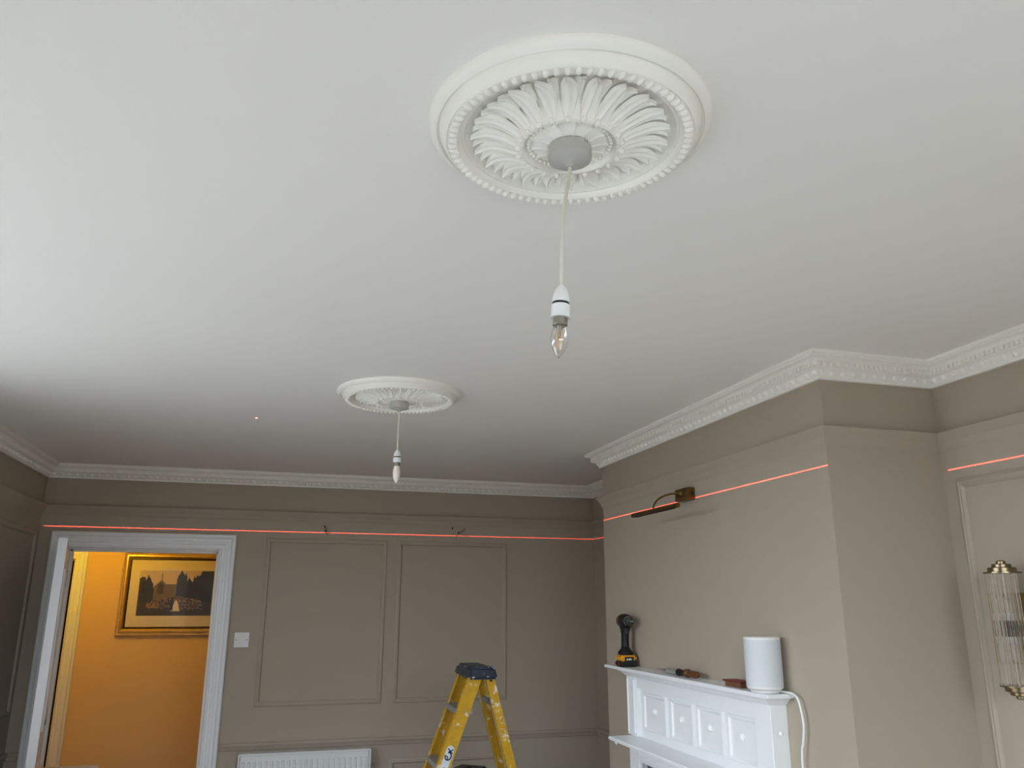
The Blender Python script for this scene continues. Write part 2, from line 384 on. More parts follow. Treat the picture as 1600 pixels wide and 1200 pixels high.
# skirting
base = [(0, 0), (-.018, 0), (-.018, .12), (-.010, .15), (0, .155)]
for pts, segs, nm in (([(XL, YR, 0), (XL, D, 0), (DX0-.094, D, 0)], (0,), 'left'), ([(DX1+.094, D, 0), (XR, D, 0), (XR, YC0, 0)], (0, 1), 'back'), ([(XR, YC1, 0), (XR, YR, 0)], (0,), 'right')):
    for k in segs:
        struct('baseboard_'+nm+('_alcove' if k else ''), MB().sweep(pts, (0, 0, 1), base, seg=k), M_gloss, 'white skirting board along the %s wall%s' % (nm, ' in the far alcove' if k else ''), 'skirting')

# ------------------------------------------------------------------ windows (out of frame, they let the daylight in)
def window(name, axis, W, label):
    r = thing(name, label, 'window', kind='structure')
    u0, u1, z0, z1 = W
    def bx(ua, ub, za, zb_, d0, d1):
        return MB().box(XL-d1, XL-d0, ua, ub, za, zb_) if axis == 'x' else MB().box(ua, ub, YR-d1, YR-d0, za, zb_)
    for a in ((u0, u1, z0, z0+.05), (u0, u1, z1-.05, z1), (u0, u0+.05, z0+.05, z1-.05), (u1-.05, u1, z0+.05, z1-.05)):
        bx(*a, .05, .11).build('window_frame', M_gloss, r)
    um, zm = (u0+u1)/2, (z0+z1)/2
    bx(um-.025, um+.025, z0+.05, z1-.05, .055, .105).build('mullion', M_gloss, r)
    bx(u0+.05, um-.025, zm-.02, zm+.02, .06, .10).build('transom', M_gloss, r); bx(um+.025, u1-.05, zm-.02, zm+.02, .06, .10).build('transom', M_gloss, r)
    for ua, ub in ((u0+.05, um-.025), (um+.025, u1-.05)):
        for za, zb_ in ((z0+.05, zm-.02), (zm+.02, z1-.05)):
            bx(ua, ub, za, zb_, .078, .082).build('pane', M_glass, r, smooth=0)
    (MB().box(XL-.05, XL+.24, u0-.05, u1+.05, z0-.03, z0) if axis == 'x' else MB().box(u0-.05, u1+.05, YR-.05, YR+.06, z0-.03, z0)).build('window_sill', M_gloss, r, bevel=.004)  # left sill made extra deep to bounce sky light onto the ceiling
window('window_1', 'x', W1, 'white sash window in the left wall out of frame')
window('window_2', 'y', W2, 'wide white sash window behind the camera')

# ------------------------------------------------------------------ doorway with open door
d1 = thing('door_1', 'open white door with fluted white architrave leading to the yellow hall', 'door', (DX0, D, 0), kind='structure')
AR = [(0, 0), (0, .012), (.004, .018), (.012, .018), (.016, .012), (.030, .012), (.034, .016), (.048, .016), (.052, .011), (.066, .013), (.070, .020), (.080, .026), (.088, .026), (.094, .020), (.094, 0)]
arch_pts = [(DX1, D, 0), (DX1, D, DZ), (DX0, D, DZ), (DX0, D, 0)]
nm = ['architrave_jamb', 'architrave_head', 'architrave_jamb']
ARs = [(-a, b) for a, b in AR]
for k in range(3):
    MB().sweep(arch_pts, (0, -1, 0), ARs, seg=k).build(nm[k], M_gloss, d1)
for x0, x1, z0, z1 in ((DX0, DX0+.006, 0, DZ), (DX1-.006, DX1, 0, DZ), (DX0, DX1, DZ-.006, DZ)):
    MB().box(x0, x1, D-.001, D+T+.001, z0, z1).build('door_lining', M_gloss, d1)
for x0, x1, z0, z1 in ((DX0+.006, DX0+.018, 0, DZ-.006), (DX1-.018, DX1-.006, 0, DZ-.006), (DX0, DX1, DZ-.018, DZ-.006)):
    MB().box(x0, x1, D+.05, D+.08, z0, z1).build('door_stop', M_gloss, d1)
# leaf: hinged on the left jamb, swung into the room
hp, tp = Vector((DX0+.010, D-.012, 0)), Vector((-.998, 4.470, 0))
ld = (tp-hp).normalized(); lnm = Vector((ld.y, -ld.x, 0))      # towards the left wall
if lnm.x > 0: lnm = -lnm
LW = (tp-hp).length; LT = .040
LM = Matrix(((ld.x, lnm.x, 0, hp.x), (ld.y, lnm.y, 0, hp.y), (0, 0, 1, 0), (0, 0, 0, 1)))
leafz = DZ-.002
leaf = MB().box(0, LW, 0, LT, .012, leafz).build('leaf', M_gloss, d1, bevel=.0025, xf=LM)
for px0, px1, pz0, pz1 in ((.11, .36, .25, .85), (.43, .68, .25, .85), (.11, .36, 1.05, 1.82), (.43, .68, 1.05, 1.82)):
    for y, nn in ((0, -1), (LT, 1)):
        pts = [(px0, y, pz0), (px1, y, pz0), (px1, y, pz1), (px0, y, pz1)]
        MB().sweep(pts if nn < 0 else pts[::-1], (0, nn, 0), [(0, 0), (.004, .008), (.018, .006), (.024, 0)], closed=True).build('panel_moulding', M_gloss, leaf, xf=LM)
MB().lathe([(.024, 0), (.024, -.006), (.010, -.010), (.010, -.035), (.024, -.042), (.027, -.055), (.018, -.066), (0, -.068)], (LW-.06, 0, .74), 'y', 20).build('door_knob', M_brass, leaf, xf=LM)
MB().lathe([(.024, 0), (.024, .006), (.010, .010), (.010, .035), (.024, .042), (.027, .055), (.018, .066), (0, .068)], (LW-.06, LT, .74), 'y', 20).build('door_knob', M_brass, leaf, xf=LM)
for z in (.22, 1.0, 1.74):
    MB().box(-.004, .030, -.002, .0, z, z+.09).tube([(-.002, -.004, z), (-.002, -.004, z+.09)], .005).build('hinge', M_steel, leaf, xf=LM)
MB().box(LW, LW+.0015, .010, .030, .66, .80).build('latch_plate', M_brass, leaf, xf=LM)

d2 = thing('door_2', 'white architrave of the dark doorway across the hall', 'door', (H2X1, YH, 0), kind='structure')
pts2 = [(H2X1, YH, 0), (H2X1, YH, H2Z), (H2X0, YH, H2Z), (H2X0, YH, 0)]
AR2 = [(-a*.92, b*1.1) for a, b in AR]
for k in range(3):
    MB().sweep(pts2, (0, -1, 0), AR2, seg=k).build(nm[k], M_gloss, d2)
for x0, x1, z0, z1 in ((H2X0, H2X0+.006, 0, H2Z), (H2X1-.006, H2X1, 0, H2Z), (H2X0, H2X1, H2Z-.006, H2Z)):
    MB().box(x0, x1, YH-.001, YH+.121, z0, z1).build('door_lining', M_gloss, d2)

# ------------------------------------------------------------------ ceiling medallions
def make_medallion():
    r = thing('ceiling_medallion', 'large white plaster ceiling medallion with sunburst leaves above the clear-bulb pendant', 'ceiling rose', (0, 0, 0), 'plaster ceiling medallions', local=True)
    R = .241
    prof = [(1.0, 0), (1.0, .005), (.985, .010), (.962, .015), (.945, .017), (.938, .012), (.930, .012), (.920, .016), (.905, .024), (.885, .031), (.875, .033), (.868, .031),
            (.862, .033), (.800, .033), (.793, .027), (.775, .022), (.765, .024), (.752, .024), (.742, .016), (.73, .011), (.71, .009), (.60, .010), (.48, .017), (.39, .031),
            (.36, .040), (.335, .041), (.320, .036), (.312, .030), (.27, .030), (.24, .034), (.15, .038), (.0, .038)]
    MB().lathe([(a*R, -hh) for a, hh in prof], n=128).build('disc', M_plaster, r, smooth=40)
    N = 22
    def leaf_mesh(r0, r1, wmax, h0, h1, curl, thick, nu=14, nv=6, twist=.0):
        mb = MB(); vs = []; fs = []
        for i in range(nu+1):
            u = i/nu; rr = r0+(r1-r0)*u
            wdt = wmax*(.50+.50*math.sin(PI/2*min(1, u/.55))) * (1 if u < .66 else max(.03, 1-((u-.66)/.34)**1.7))
            hh = h0+(h1-h0)*(1-(1-u)**1.8)+curl*u**4
            a0 = twist*math.sin(PI*u)
            for j in range(-nv//2, nv//2+1):
                v = j/(nv/2)
                # raised rims, sunk flanks, small midrib
                prof_v = .75*abs(v)**4+.55*max(0, 1-abs(v)*3.2)+.10*(1-v*v)
                hz = hh+thick*(prof_v) - (thick*1.6 if abs(v) > .99 else 0)
                y = v*wdt+a0*rr
                vs.append((math.sqrt(max(rr*rr-y*y, 0)), y, -hz))
        W_ = nv+1
        for i in range(nu):
            for j in range(nv): fs.append((i*W_+j, i*W_+j+1, (i+1)*W_+j+1, (i+1)*W_+j))
        return mb.add(vs, fs)
    def ring(name, mb, n, off=0):
        o = mb.build(name, M_plaster, r, smooth=60)
        o.rotation_euler.z = off
        for i in range(1, n):
            c = clone(o, r); c.rotation_euler.z = off+2*PI*i/n
    ring('leaf', leaf_mesh(.345*R, .705*R, .0138, .040, .0150, .010, .0062, nv=8, twist=.035), N)
    ring('leaf_tip', leaf_mesh(.50*R, .695*R, .0112, .016, .012, .012, .006, nu=10), N, PI/N)
    ring('boss', MB().ball((.372*R, 0, -.041), .0055, .0048, .0055), N)
    ring('rim_bead', MB().ball((.831*R, 0, -.0335), .0088, .0052, .0058, 10, 6), 76)
    ring('inner_bead', MB().ball((.292*R, 0, -.0325), .0042, .0036, .0042, 8, 5), 44)
    ring('inner_leaf', leaf_mesh(.15*R, .275*R, .0092, .037, .032, .003, .0050, nu=8), 14)
    return r
def copy_tree(o, parent=None):
    c = o.copy(); COL.objects.link(c)
    if parent: c.parent = parent
    for ch in list(o.children): copy_tree(ch, c)
    return c
C1 = (.430, 1.145); C2 = (.415, 3.046)
med = make_medallion(); med.location = (C1[0], C1[1], CE); med.rotation_euler.z = .05
med2 = copy_tree(med); med2.location = (C2[0], C2[1], CE); med2.rotation_euler.z = .3
med2['label'] = 'farther, smaller-looking plaster ceiling medallion above the frosted-bulb pendant'

# ------------------------------------------------------------------ pendant lamps
def pendant(c, label, flex, top, joint, bot, tip, clear):
    x, y = c; zc = CE-.038
    r = thing('pendant_lamp', label, 'pendant lamp', (x, y, zc), 'bare bulb pendants on the ceiling medallions')
    cap = MB().lathe([(.036, 0), (.0375, -.001), (.0375, -.021), (.0365, -.0235), (.034, -.0250), (.020, -.029), (.010, -.031), (.007, -.033), (.006, -.038), (0, -.038)], (x, y, zc), n=40).build('ceiling_cap', M_cap, r)
    MB().lathe([(.0368, .0), (.0368, -.0015)], (x, y, zc+.0008), n=40).build('gap_ring', M_dark, cap)
    for a in (-1.15, -1.02):
        px, py = x+.0372*math.cos(a), y+.0372*math.sin(a)
        MB().ball((px, py, zc-.004), .0012, .0012, .0012, 8, 5).build('screw_hole', M_dark, cap)
    MB().tube(flex, .0032, 10).build('flex', M_flex, r)
    t0, t1 = Vector(top), Vector(tip)
    ax = (t0-t1).normalized(); L = (t0-t1).length
    ux = ax.cross(Vector((0, 1, 0))).normalized(); uy = ax.cross(ux)
    X = Matrix(((ux.x, uy.x, ax.x, t0.x), (ux.y, uy.y, ax.y, t0.y), (ux.z, uy.z, ax.z, t0.z), (0, 0, 0, 1)))
    j, bb = -joint*L, -bot*L
    hd = MB().lathe([(.0045, .002), (.006, 0), (.0098, j*.18), (.0126, j*.45), (.0142, j*.75), (.0148, j+.001), (.0148, j+.0005)], n=28).build('lamp_holder', M_white_pl, r, xf=X)
    MB().lathe([(.0135, j+.001), (.0135, j-.004)], n=28).build('gap_ring', M_dark, hd, xf=X)
    MB().lathe([(.0145, j-.0032), (.0152, j-.004), (.0152, bb+.004), (.0164, bb+.0015), (.0164, bb), (.0135, bb-.0002)], n=28).build('shade_ring', M_white_pl, hd, xf=X)
    bulb = MB().lathe([(.0122, bb+.002), (.0118, bb-.0095), (.0124, bb-.0115), (.0112, bb-.0130), (0.004, bb-.0132)], n=24).build('bulb_cap', M_steel, r, xf=X)
    b0 = bb-.0128; BL = L+b0
    gp = []
    for i in range(17):
        u = i/16
        rr = .0098+.0046*math.sin(min(u/.42, 1)*PI/2) if u < .42 else .0144*max(0, math.cos((u-.42)/.58*PI/2))**.8
        gp.append((max(rr, 0), b0-BL*u))
    gp[-1] = (0, b0-BL)
    if clear:
        g = MB().lathe(gp, n=28).build('bulb_glass', M_glass, r, xf=X)
        MB().lathe([(.0045, b0), (.0045, b0-.006), (.002, b0-.010), (.0016, b0-.020), (0, b0-.021)], n=12).build('glass_stem', M_steel, g, xf=X)
        for a in (0.3, 1.9, 3.4, 5.0):
            MB().tube([(.003*math.cos(a), .003*math.sin(a), b0-.008), (.0055*math.cos(a), .0055*math.sin(a), b0-.014), (.0045*math.cos(a), .0045*math.sin(a), b0-.040)], .0011, 6).build('filament', mat('amber_filament', srgb(226, 190, 140), .4, vary=.05), g, xf=X)
    else:
        k = int(16*.42)
        g = MB().lathe(gp[k:], n=28).build('bulb_glass', M_bulbfrost, r, xf=X)
        MB().lathe([(a*1.0, b_) for a, b_ in gp[:k+1]], n=28).build('bulb_body', mat('bulb_body_plastic', srgb(232, 226, 212), .4, vary=.03), r, xf=X)
    return r
z = Zr
flex1 = [(.430, 1.145, CE-.070), (.4295, 1.145, z(.705)), (.4245, 1.145, z(.675)), (.4180, 1.145, z(.635)), (.4140, 1.145, z(.59)), (.4125, 1.145, z(.545)), (.4115, 1.145, z(.492))]
pendant(C1, 'nearest bare pendant with white holder and clear filament candle bulb', flex1, (.4115, 1.145, z(.494)), .235, .445, (.405, 1.145, z(.372)), True)
flex2 = [(.415, 3.046, CE-.070), (.4175, 3.046, z(.70)), (.4165, 3.046, z(.66)), (.4155, 3.046, z(.61)), (.4155, 3.046, z(.558))]
pendant(C2, 'farther bare pendant with white holder and frosted candle bulb', flex2, (.4160, 3.046, z(.562)), .19, .365, (.4150, 3.046, z(.434)), False)

# ------------------------------------------------------------------ light switch
sx, sz = -.167, z(-.222)
s = thing('light_switch', 'square white light switch on the wall right of the doorway', 'light switch', (sx, D, sz-.0425))
pl = MB().box(sx-.0425, sx+.0425, D-.010, D, sz-.0425, sz+.0425).build('plate', M_white_pl, s, bevel=.002)
MB().box(sx-.013, sx+.013, D-.0125, D-.010, sz-.0175, sz+.0175).build('rocker_surround', M_white_pl, s, bevel=.0008)
MB().hexa([(sx-.009, D-.0155, sz-.013), (sx+.009, D-.0155, sz-.013), (sx+.009, D-.0125, sz-.013), (sx-.009, D-.0125, sz-.013)], [(sx-.009, D-.0132, sz+.013), (sx+.009, D-.0132, sz+.013), (sx+.009, D-.0125, sz+.013), (sx-.009, D-.0125, sz+.013)]).build('rocker', M_white_pl, s)
for dx in (-.031, .031):
    MB().lathe([(.0036, 0), (.0036, -.0008), (0, -.0008)], (sx+dx, D-.010, sz), 'y', 12).build('screw', M_alum, s)

# ------------------------------------------------------------------ bare cable ends sticking out of the back wall
def cable_end(x, zc, label, hole=True, seed=1):
    rnd = random.Random(seed)
    r = thing('cable_end', label, 'cable', (x, D, zc-.03), 'bare cable ends for the missing wall lights')
    MB().lathe([(.007, 0), (.007, -.001), (0, -.001)], (x, D, zc), 'y', 16).build('wall_hole', M_dark, r)
    if hole:
        MB().lathe([(.006, 0), (.006, -.0015), (0, -.0015)], (x-.042 if seed == 2 else x-.006, D, zc+.028), 'y', 12).build('plug_hole', M_dark, r)
    for i in range(4):
        dx, dz = rnd.uniform(-.03, .045)*(1.0 if seed == 2 else .35), rnd.uniform(-.05, .035)
        MB().tube([(x, D+.002, zc), (x+dx*.3, D-.02, zc+dz*.2), (x+dx*.7, D-.03, zc+dz*.6), (x+dx, D-.03-.01*i, zc+dz)], .0016+.0006*(i % 2), 6).build('wire', M_cable if i % 2 else M_grey, r)
cable_end(.288, z(.436), 'thin bare cable end in the wall above the left large panel', seed=1)
cable_end(1.155, z(.447), 'tangled bare cable end beside a dark hole above the right large panel', seed=2)

# ------------------------------------------------------------------ radiator
rx0, rx1, ry0, ry1, rz0, rz1 = -.128, .628, 5.217, 5.262, .20, z(-.845)
r = thing('radiator', 'white panel radiator with vertical flutes under the dado rail', 'radiator', ((rx0+rx1)/2, ry0, 0))
MB().box(rx0+.012, rx1-.012, ry0+.008, ry1, rz0, rz1-.010).build('panel', M_rad, r, bevel=.004)
MB().box(rx0+.006, rx1-.006, ry0+.002, ry1+.012, rz1-.010, rz1).build('top_grille', M_rad, r, bevel=.002)
for xx in (rx0, rx1-.010):
    MB().box(xx, xx+.010, ry0, ry1+.012, rz0, rz1-.002).build('side_cover', M_rad, r, bevel=.002)
nf = 23
fl = None
for i in range(nf):
    cx = rx0+.030+(rx1-rx0-.060)*i/(nf-1)
    if fl is None:
        mb = MB(); pts = []
        w2, z0, z1 = .0085, rz0+.03, rz1-.042
        outer = [(-w2, z0), (w2, z0), (w2, z1-.006), (w2*.6, z1), (-w2*.6, z1), (-w2, z1-.006)]
        lo = [(cx+a, ry0+.0085, b_) for a, b_ in outer]; hi = [(cx+a*.62, ry0, b_ if b_ == z0 else b_-.004) for a, b_ in outer]
        n_ = len(lo); mb.add(lo+hi, [tuple(range(n_, 2*n_))]+[(i_, (i_+1) % n_, (i_+1) % n_+n_, i_+n_) for i_ in range(n_)])
        fl = mb.build('flute', M_rad, r); x_first = cx
    else:
        c = clone(fl, r); c.location.x += cx-x_first
for xx in (rx0+.05, rx1-.05):
    MB().tube([(xx, ry1-.01, rz0), (xx, ry1-.01, .0)], .008, 10).build('pipe', M_chrome, r)
for xx in (rx0+.12, rx1-.12):
    MB().box(xx-.015, xx+.015, ry1-.002, D-.001, rz0+.1, rz1-.08).build('wall_bracket', M_rad, r)
MB().tube([(rx1-.005, ry0+.03, rz0-.01), (rx1+.06, ry0+.03, rz0-.01)], .014, 12).build('valve', M_chrome, r)

# ------------------------------------------------------------------ picture in the hall
def wedding_photo(parent, x0, x1, z0, z1, y):
    nx, nz = 96, 60
    me = bpy.data.meshes.new('photo_print'); org = ORG[parent.name]
    vs = [Vector((x0+(x1-x0)*i/nx, y, z0+(z1-z0)*j/nz))-org for j in range(nz+1) for i in range(nx+1)]
    fs = [(j*(nx+1)+i, j*(nx+1)+i+1, (j+1)*(nx+1)+i+1, (j+1)*(nx+1)+i) for j in range(nz) for i in range(nx)]
    me.from_pydata(vs, [], fs)
    rnd = random.Random(3)
    at = me.color_attributes.new('print', 'FLOAT_COLOR', 'CORNER')
    ph = [(rnd.random()*6, rnd.random()*6) for _ in range(6)]
    def colour(u, v):
        sky = (216, 188, 150)
        n1 = .5+.5*math.sin(u*37+ph[0][0])*math.sin(v*29+ph[0][1]); n2 = rnd.random()
        jag = .035*math.sin(u*61)+.025*math.sin(u*113+1)+.02*math.sin(u*171+2)
        bump = lambda c, h_, w_: h_*max(0, 1-abs((u-c)/w_)**2.6)
        if v < .30:
            c = (46+18*n2, 38+14*n2, 22+8*n2)
            if v < .05+.03*n1: c = (60, 48, 30)
        else: c = sky
        lim = max(bump(.08, .86, .20), bump(.40, .66, .12), bump(.57, .98, .13), bump(.68, .82, .12), .80+(u-.72)*1.6 if u > .72 else 0)+jag
        if v >= .28 and v < lim: c = (28+22*n2*n1, 23+18*n2*n1, 13+9*n2)
        # stone gable
        if .20 < u < .50 and .30 < v < .80-abs(u-.30)*1.55 or (.27 < u < .50 and .30 < v < .70):
            c = (112+14*n2, 92+12*n2, 62+8*n2)
            if .255 < u < .335 and .48 < v < .74-abs(u-.295)*1.6: c = (52+30*(int(u*120) % 2), 42+26*(int(u*120) % 2), 30)
        if abs(u-.30) < .006 and .78 < v < .93: c = (90, 74, 50)
        # guests
        if .18 < u < .86 and .14 < v < .30+.13*math.exp(-((u-.55)/.25)**2):
            k = rnd.random()
            c = (30, 24, 20) if k < .45 else ((176, 128, 98) if v > .30 and k < .8 else ((140, 124, 106) if k < .75 else (84, 56, 48)))
        if .13 < u < .28 and .16 < v < .28 and n2 > .35: c = (150, 122, 78)
        # bride in a wide white dress
        if abs(u-.515) < .012+.052*max(0, (.34-v))/.24 and .10 < v < .33: c = (244, 226, 198)
        if abs(u-.515) < .012 and .33 <= v < .37: c = (150, 110, 84)
        if abs(u-.46) < .018 and .12 < v < .36: c = (18, 16, 16)
        return srgb(*[max(0, min(255, t)) for t in c])
    cols = []
    for j in range(nz):
        for i in range(nx):
            c = colour((i+.5)/nx, (j+.5)/nz); cols += list(c)*4
    at.data.foreach_set('color', cols)
    m = mat('photo_print_ink', (1, 1, 1, 1), .35, coat=.6)
    nt = m.node_tree; a = nt.nodes.new('ShaderNodeAttribute'); a.attribute_name = 'print'
    nt.links.new(a.outputs['Color'], nt.nodes['Principled BSDF'].inputs['Base Color'])
    me.materials.append(m); o = bpy.data.objects.new('photo_print', me); COL.objects.link(o); o.parent = parent
    o['label'] = 'sepia group photograph before a church with a bride in white'
    return o
fx0, fx1, fz0, fz1 = -1.114, -.329, z(-.246), z(.368)
pic = thing('framed_picture', 'wide gilt framed wedding group photograph on the yellow hall wall', 'picture', ((fx0+fx1)/2, YH, fz0))
pts = [(fx0, YH, fz0), (fx1, YH, fz0), (fx1, YH, fz1), (fx0, YH, fz1)]
fr = MB().sweep(pts, (0, -1, 0), [(0, 0), (0, .022), (.003, .026), (.008, .026), (.012, .018), (.020, .016)], closed=True).build('outer_moulding', M_gold, pic, smooth=30)
MB().sweep(pts, (0, -1, 0), [(.016, .010), (.018, .020), (.026, .030), (.036, .032), (.044, .026), (.048, .016), (.050, .008)], closed=True).build('frame', M_gold, pic, smooth=40)
MB().sweep(pts, (0, -1, 0), [(.048, .004), (.049, .016), (.056, .018), (.060, .012), (.064, .004)], closed=True).build('inner_moulding', M_golddark, pic, smooth=30)
MB().box(fx0+.01, fx1-.01, YH-.008, YH, fz0+.01, fz1-.01).build('mount_card', M_mount, pic)
wedding_photo(pic, -.986, -.457, z(-.104), z(.228), YH-.0084)
MB().box(fx0+.060, fx1-.060, YH-.0125, YH-.0105, fz0+.060, fz1-.060).build('glazing', thin_glass('picture_glass', refl=.03), pic, smooth=0)

# ------------------------------------------------------------------ picture light over the mantel
by0, by1, bz0, bz1, bo = 3.036, 3.150, z(.4195), z(.470), .036
pk = thing('picture_light', 'aged brass picture light with curved arm above the mantelpiece', 'picture light', (XC, (by0+by1)/2, bz0))
bxo = MB().box(XC-bo, XC, by0, by1, bz0, bz1).build('wall_box', M_brass, pk, bevel=.0015)
MB().lathe([(.006, 0), (.006, .0006), (0, .0006)], (0, 0, 0), 'y', 12).build('side_hole', M_dark, bxo, xf=Matrix.Translation((XC-.013, by0-.0004, (bz0+bz1)/2)))
yc = (by0+by1)/2; zc = (bz0+bz1)/2+.004
MB().lathe([(.013, 0), (.013, -.003), (.009, -.006), (.007, -.012), (0, -.012)], (XC-bo, yc, zc), 'x', 16).build('swivel', M_brass, bxo)
tx, tz = XC-.168, z(.372)
arc = [(XC-bo-.008, yc, zc)]
for i in range(1, 11):
    t = i/10*PI/2
    arc.append((XC-bo-.012-(XC-bo-.012-tx)*math.sin(t), yc, zc-(zc-tz-.008)*(1-math.cos(t))))
MB().tube(arc, .0042, 10).build('arm', M_brass, pk)
tb = MB()
tb.lathe([(0, -.218), (.008, -.217), (.010, -.213), (.010, .213), (.008, .217), (0, .218)], (tx, yc-.006, tz), 'y', 20)
tbo = tb.build('lamp_tube', M_brass, pk)
MB().box(tx-.006, tx+.006, yc-.19, yc+.18, tz-.0106, tz-.0085).build('light_slot', M_dark, tbo)

# ------------------------------------------------------------------ glass rod wall light
SX, SY = XR-.082, 1.914
sz0, sz1 = z(-.224), z(.084)
wl = thing('wall_light', 'art deco wall light of clear glass rods with stepped metal caps', 'wall light', (SX, SY, sz0))
def stepped(dirn, z0):
    pr = [(.050, 0), (.050, .004), (.038, .005), (.038, .015), (.036, .017), (.026, .018), (.026, .025), (.024, .027), (.013, .028), (.013, .034), (.009, .037), (0, .038)]
    return MB().lathe([(a, dirn*b_) for a, b_ in pr], (SX, SY, z0), n=36)
M_bronze = mat('antique_bronze', srgb(138, 126, 100), .25, metal=1, vary=.15, vscale=30)
stepped(1, sz1).build('top_cap', M_bronze, wl); stepped(-1, sz0).build('bottom_cap', M_bronze, wl)
M_rod = bpy.data.materials.new('glass_rod'); M_rod.use_nodes = True
p = M_rod.node_tree.nodes['Principled BSDF']; p.inputs['Transmission Weight'].default_value = 1; p.inputs['Roughness'].default_value = .03; p.inputs['IOR'].default_value = 1.46
p.inputs['Base Color'].default_value = (.97, .98, .97, 1)
rod = None; NR = 15
for i in range(NR):
    a = PI/2+PI*i/(NR-1)
    if rod is None:
        rod = MB().lathe([(.0034, sz0-.001), (.0034, sz1+.001)], (0, 0, 0), n=10).build('glass_rod', M_rod, wl)
        # mesh is stored relative to the light's origin
        base_loc = Vector((SX, SY, 0)); rod.location = (SX+.0435*math.cos(a), SY+.0435*math.sin(a), 0)
    else:
        c = clone(rod, wl); c.location = (SX+.0435*math.cos(a), SY+.0435*math.sin(a), 0)
zm = (sz0+sz1)/2
bk = MB().box(XR-.022, XR, SY-.03, SY+.03, zm-.10, zm+.10).build('back_plate', M_brass, wl, bevel=.003)
MB().tube([(XR-.02, SY, zm), (SX, SY, zm)], .010, 12).build('bracket', M_brass, wl)
MB().lathe([(.017, zm-.022), (.017, zm+.022)], (SX, SY, 0), n=20).build('lamp_block', M_black, wl)
for sgn in (-1, 1):
    hd = MB().lathe([(.012, zm+sgn*.022), (.012, zm+sgn*.040), (.010, zm+sgn*.042), (0, zm+sgn*.042)], (SX, SY, 0), n=16).build('lamp_socket', M_white_pl, wl)
    MB().lathe([(.009, zm+sgn*.042), (.010, zm+sgn*.055), (.010, zm+sgn*.080), (.006, zm+sgn*.090), (0, zm+sgn*.092)], (SX, SY, 0), n=16).build('bulb', M_bulbfrost, wl)
MB().tube([(SX, SY, sz0), (SX, SY, sz1)], .003, 8).build('spine', M_chrome, wl)

# ------------------------------------------------------------------ fire surround with overmantel
fs_ = thing('fireplace_surround', 'white painted mantelpiece with four knobbed panels and two shelves', 'fireplace', (XC, 3.1, 0))
zs = z(-.291)                                # top of upper shelf
SF, SY0, SY1 = 1.572, 2.452, 3.842           # upper shelf front, near and far ends
MB().box(SF, XC, SY0, SY1, zs-.012, zs).build('upper_shelf', M_gloss, fs_, bevel=.002)
mold = [(0, 0), (.030, 0), (.030, -.003), (.022, -.007), (.014, -.014), (.006, -.022), (0, -.026)]
BF, BY0, BY1 = 1.610, 2.502, 3.668           # overmantel body (pilaster front)
path = [(XC, BY0, zs-.012), (BF, BY0, zs-.012), (BF, BY1, zs-.012), (XC, BY1, zs-.012)]
MB().sweep(path, (0, 0, 1), [(a, b_) for a, b_ in mold]).build('shelf_moulding', M_gloss, fs_)
zl = z(-.580)                                # top of lower shelf
FF = 1.632                                   # recessed field
PW = .095
MB().box(FF, XC, BY0+.002, BY1-.002, zl, zs-.012).build('back_board', M_gloss, fs_)
MB().box(BF, FF+.002, BY0, BY0+PW, zl, zs-.012).build('pilaster', M_gloss, fs_, bevel=.002)
MB().box(BF, FF+.002, BY1-PW, BY1, zl, zs-.012).build('pilaster', M_gloss, fs_, bevel=.002)
MB().box(BF+.006, FF+.002, BY0+PW, BY1-PW, z(-.372), zs-.012).build('frieze_rail', M_gloss, fs_, bevel=.002)
for yy in (BY1-.014, BY1-PW+.014):
    MB().tube([(BF-.001, yy, zl+.012), (BF-.001, yy, zs-.05)], .004, 8).build('reed', M_gloss, fs_)
pz0, pz1 = z(-.545), z(-.388)
for k, (a, b_) in enumerate(((3.300, 3.522), (3.066, 3.258), (2.838, 3.034), (2.612, 2.806))):
    pth = [(FF, b_, pz0), (FF, a, pz0), (FF, a, pz1), (FF, b_, pz1)]
    pa = MB().box(FF-.003, FF+.001, a+.012, b_-.012, pz0+.012, pz1-.012).build('panel', M_gloss, fs_)
    MB().sweep(pth, (-1, 0, 0), [(0, 0), (.001, .010), (.006, .012), (.012, .010), (.016, .004), (.018, 0)], closed=True).build('panel_moulding', M_gloss, pa)
    MB().lathe([(.012, 0), (.0135, -.003), (.0135, -.007), (.010, -.012), (.005, -.0145), (0, -.015)], (FF-.003, (a+b_)/2, (pz0+pz1)/2+.008), 'x', 18).build('knob', M_gloss, pa)
LF, LY0, LY1 = 1.493, 2.44, 3.628
MB().box(LF, XC, LY0, LY1, zl-.014, zl).build('lower_shelf', M_gloss, fs_, bevel=.004)
UF, UY0, UY1 = 1.600, 2.500, 3.636
path = [(XC, UY0, zl-.014), (UF, UY0, zl-.014), (UF, UY1, zl-.014), (XC, UY1, zl-.014)]
MB().sweep(path, (0, 0, 1), [(0, 0), (.060, 0), (.060, -.006), (.040, -.012), (.020, -.024), (.004, -.030), (0, -.036)]).build('lower_shelf_moulding', M_gloss, fs_)
MB().ball((LF+.022, LY1-.045, zl-.022), .007, .007, .008).build('corner_drop', M_gloss, fs_)
oz = z(-.652)
MB().box(UF, XC, UY1-.105, UY1, 0, zl-.014).build('jamb', M_gloss, fs_, bevel=.003)
MB().box(UF, XC, UY0, UY0+.105, 0, zl-.014).build('jamb', M_gloss, fs_, bevel=.003)
MB().box(UF+.002, XC, UY0+.105, UY1-.105, oz, zl-.014).build('lintel', M_gloss, fs_, bevel=.003)
pth = [(UF+.002, UY1-.105, 0), (UF+.002, UY1-.105, oz), (UF+.002, UY0+.105, oz), (UF+.002, UY0+.105, 0)]
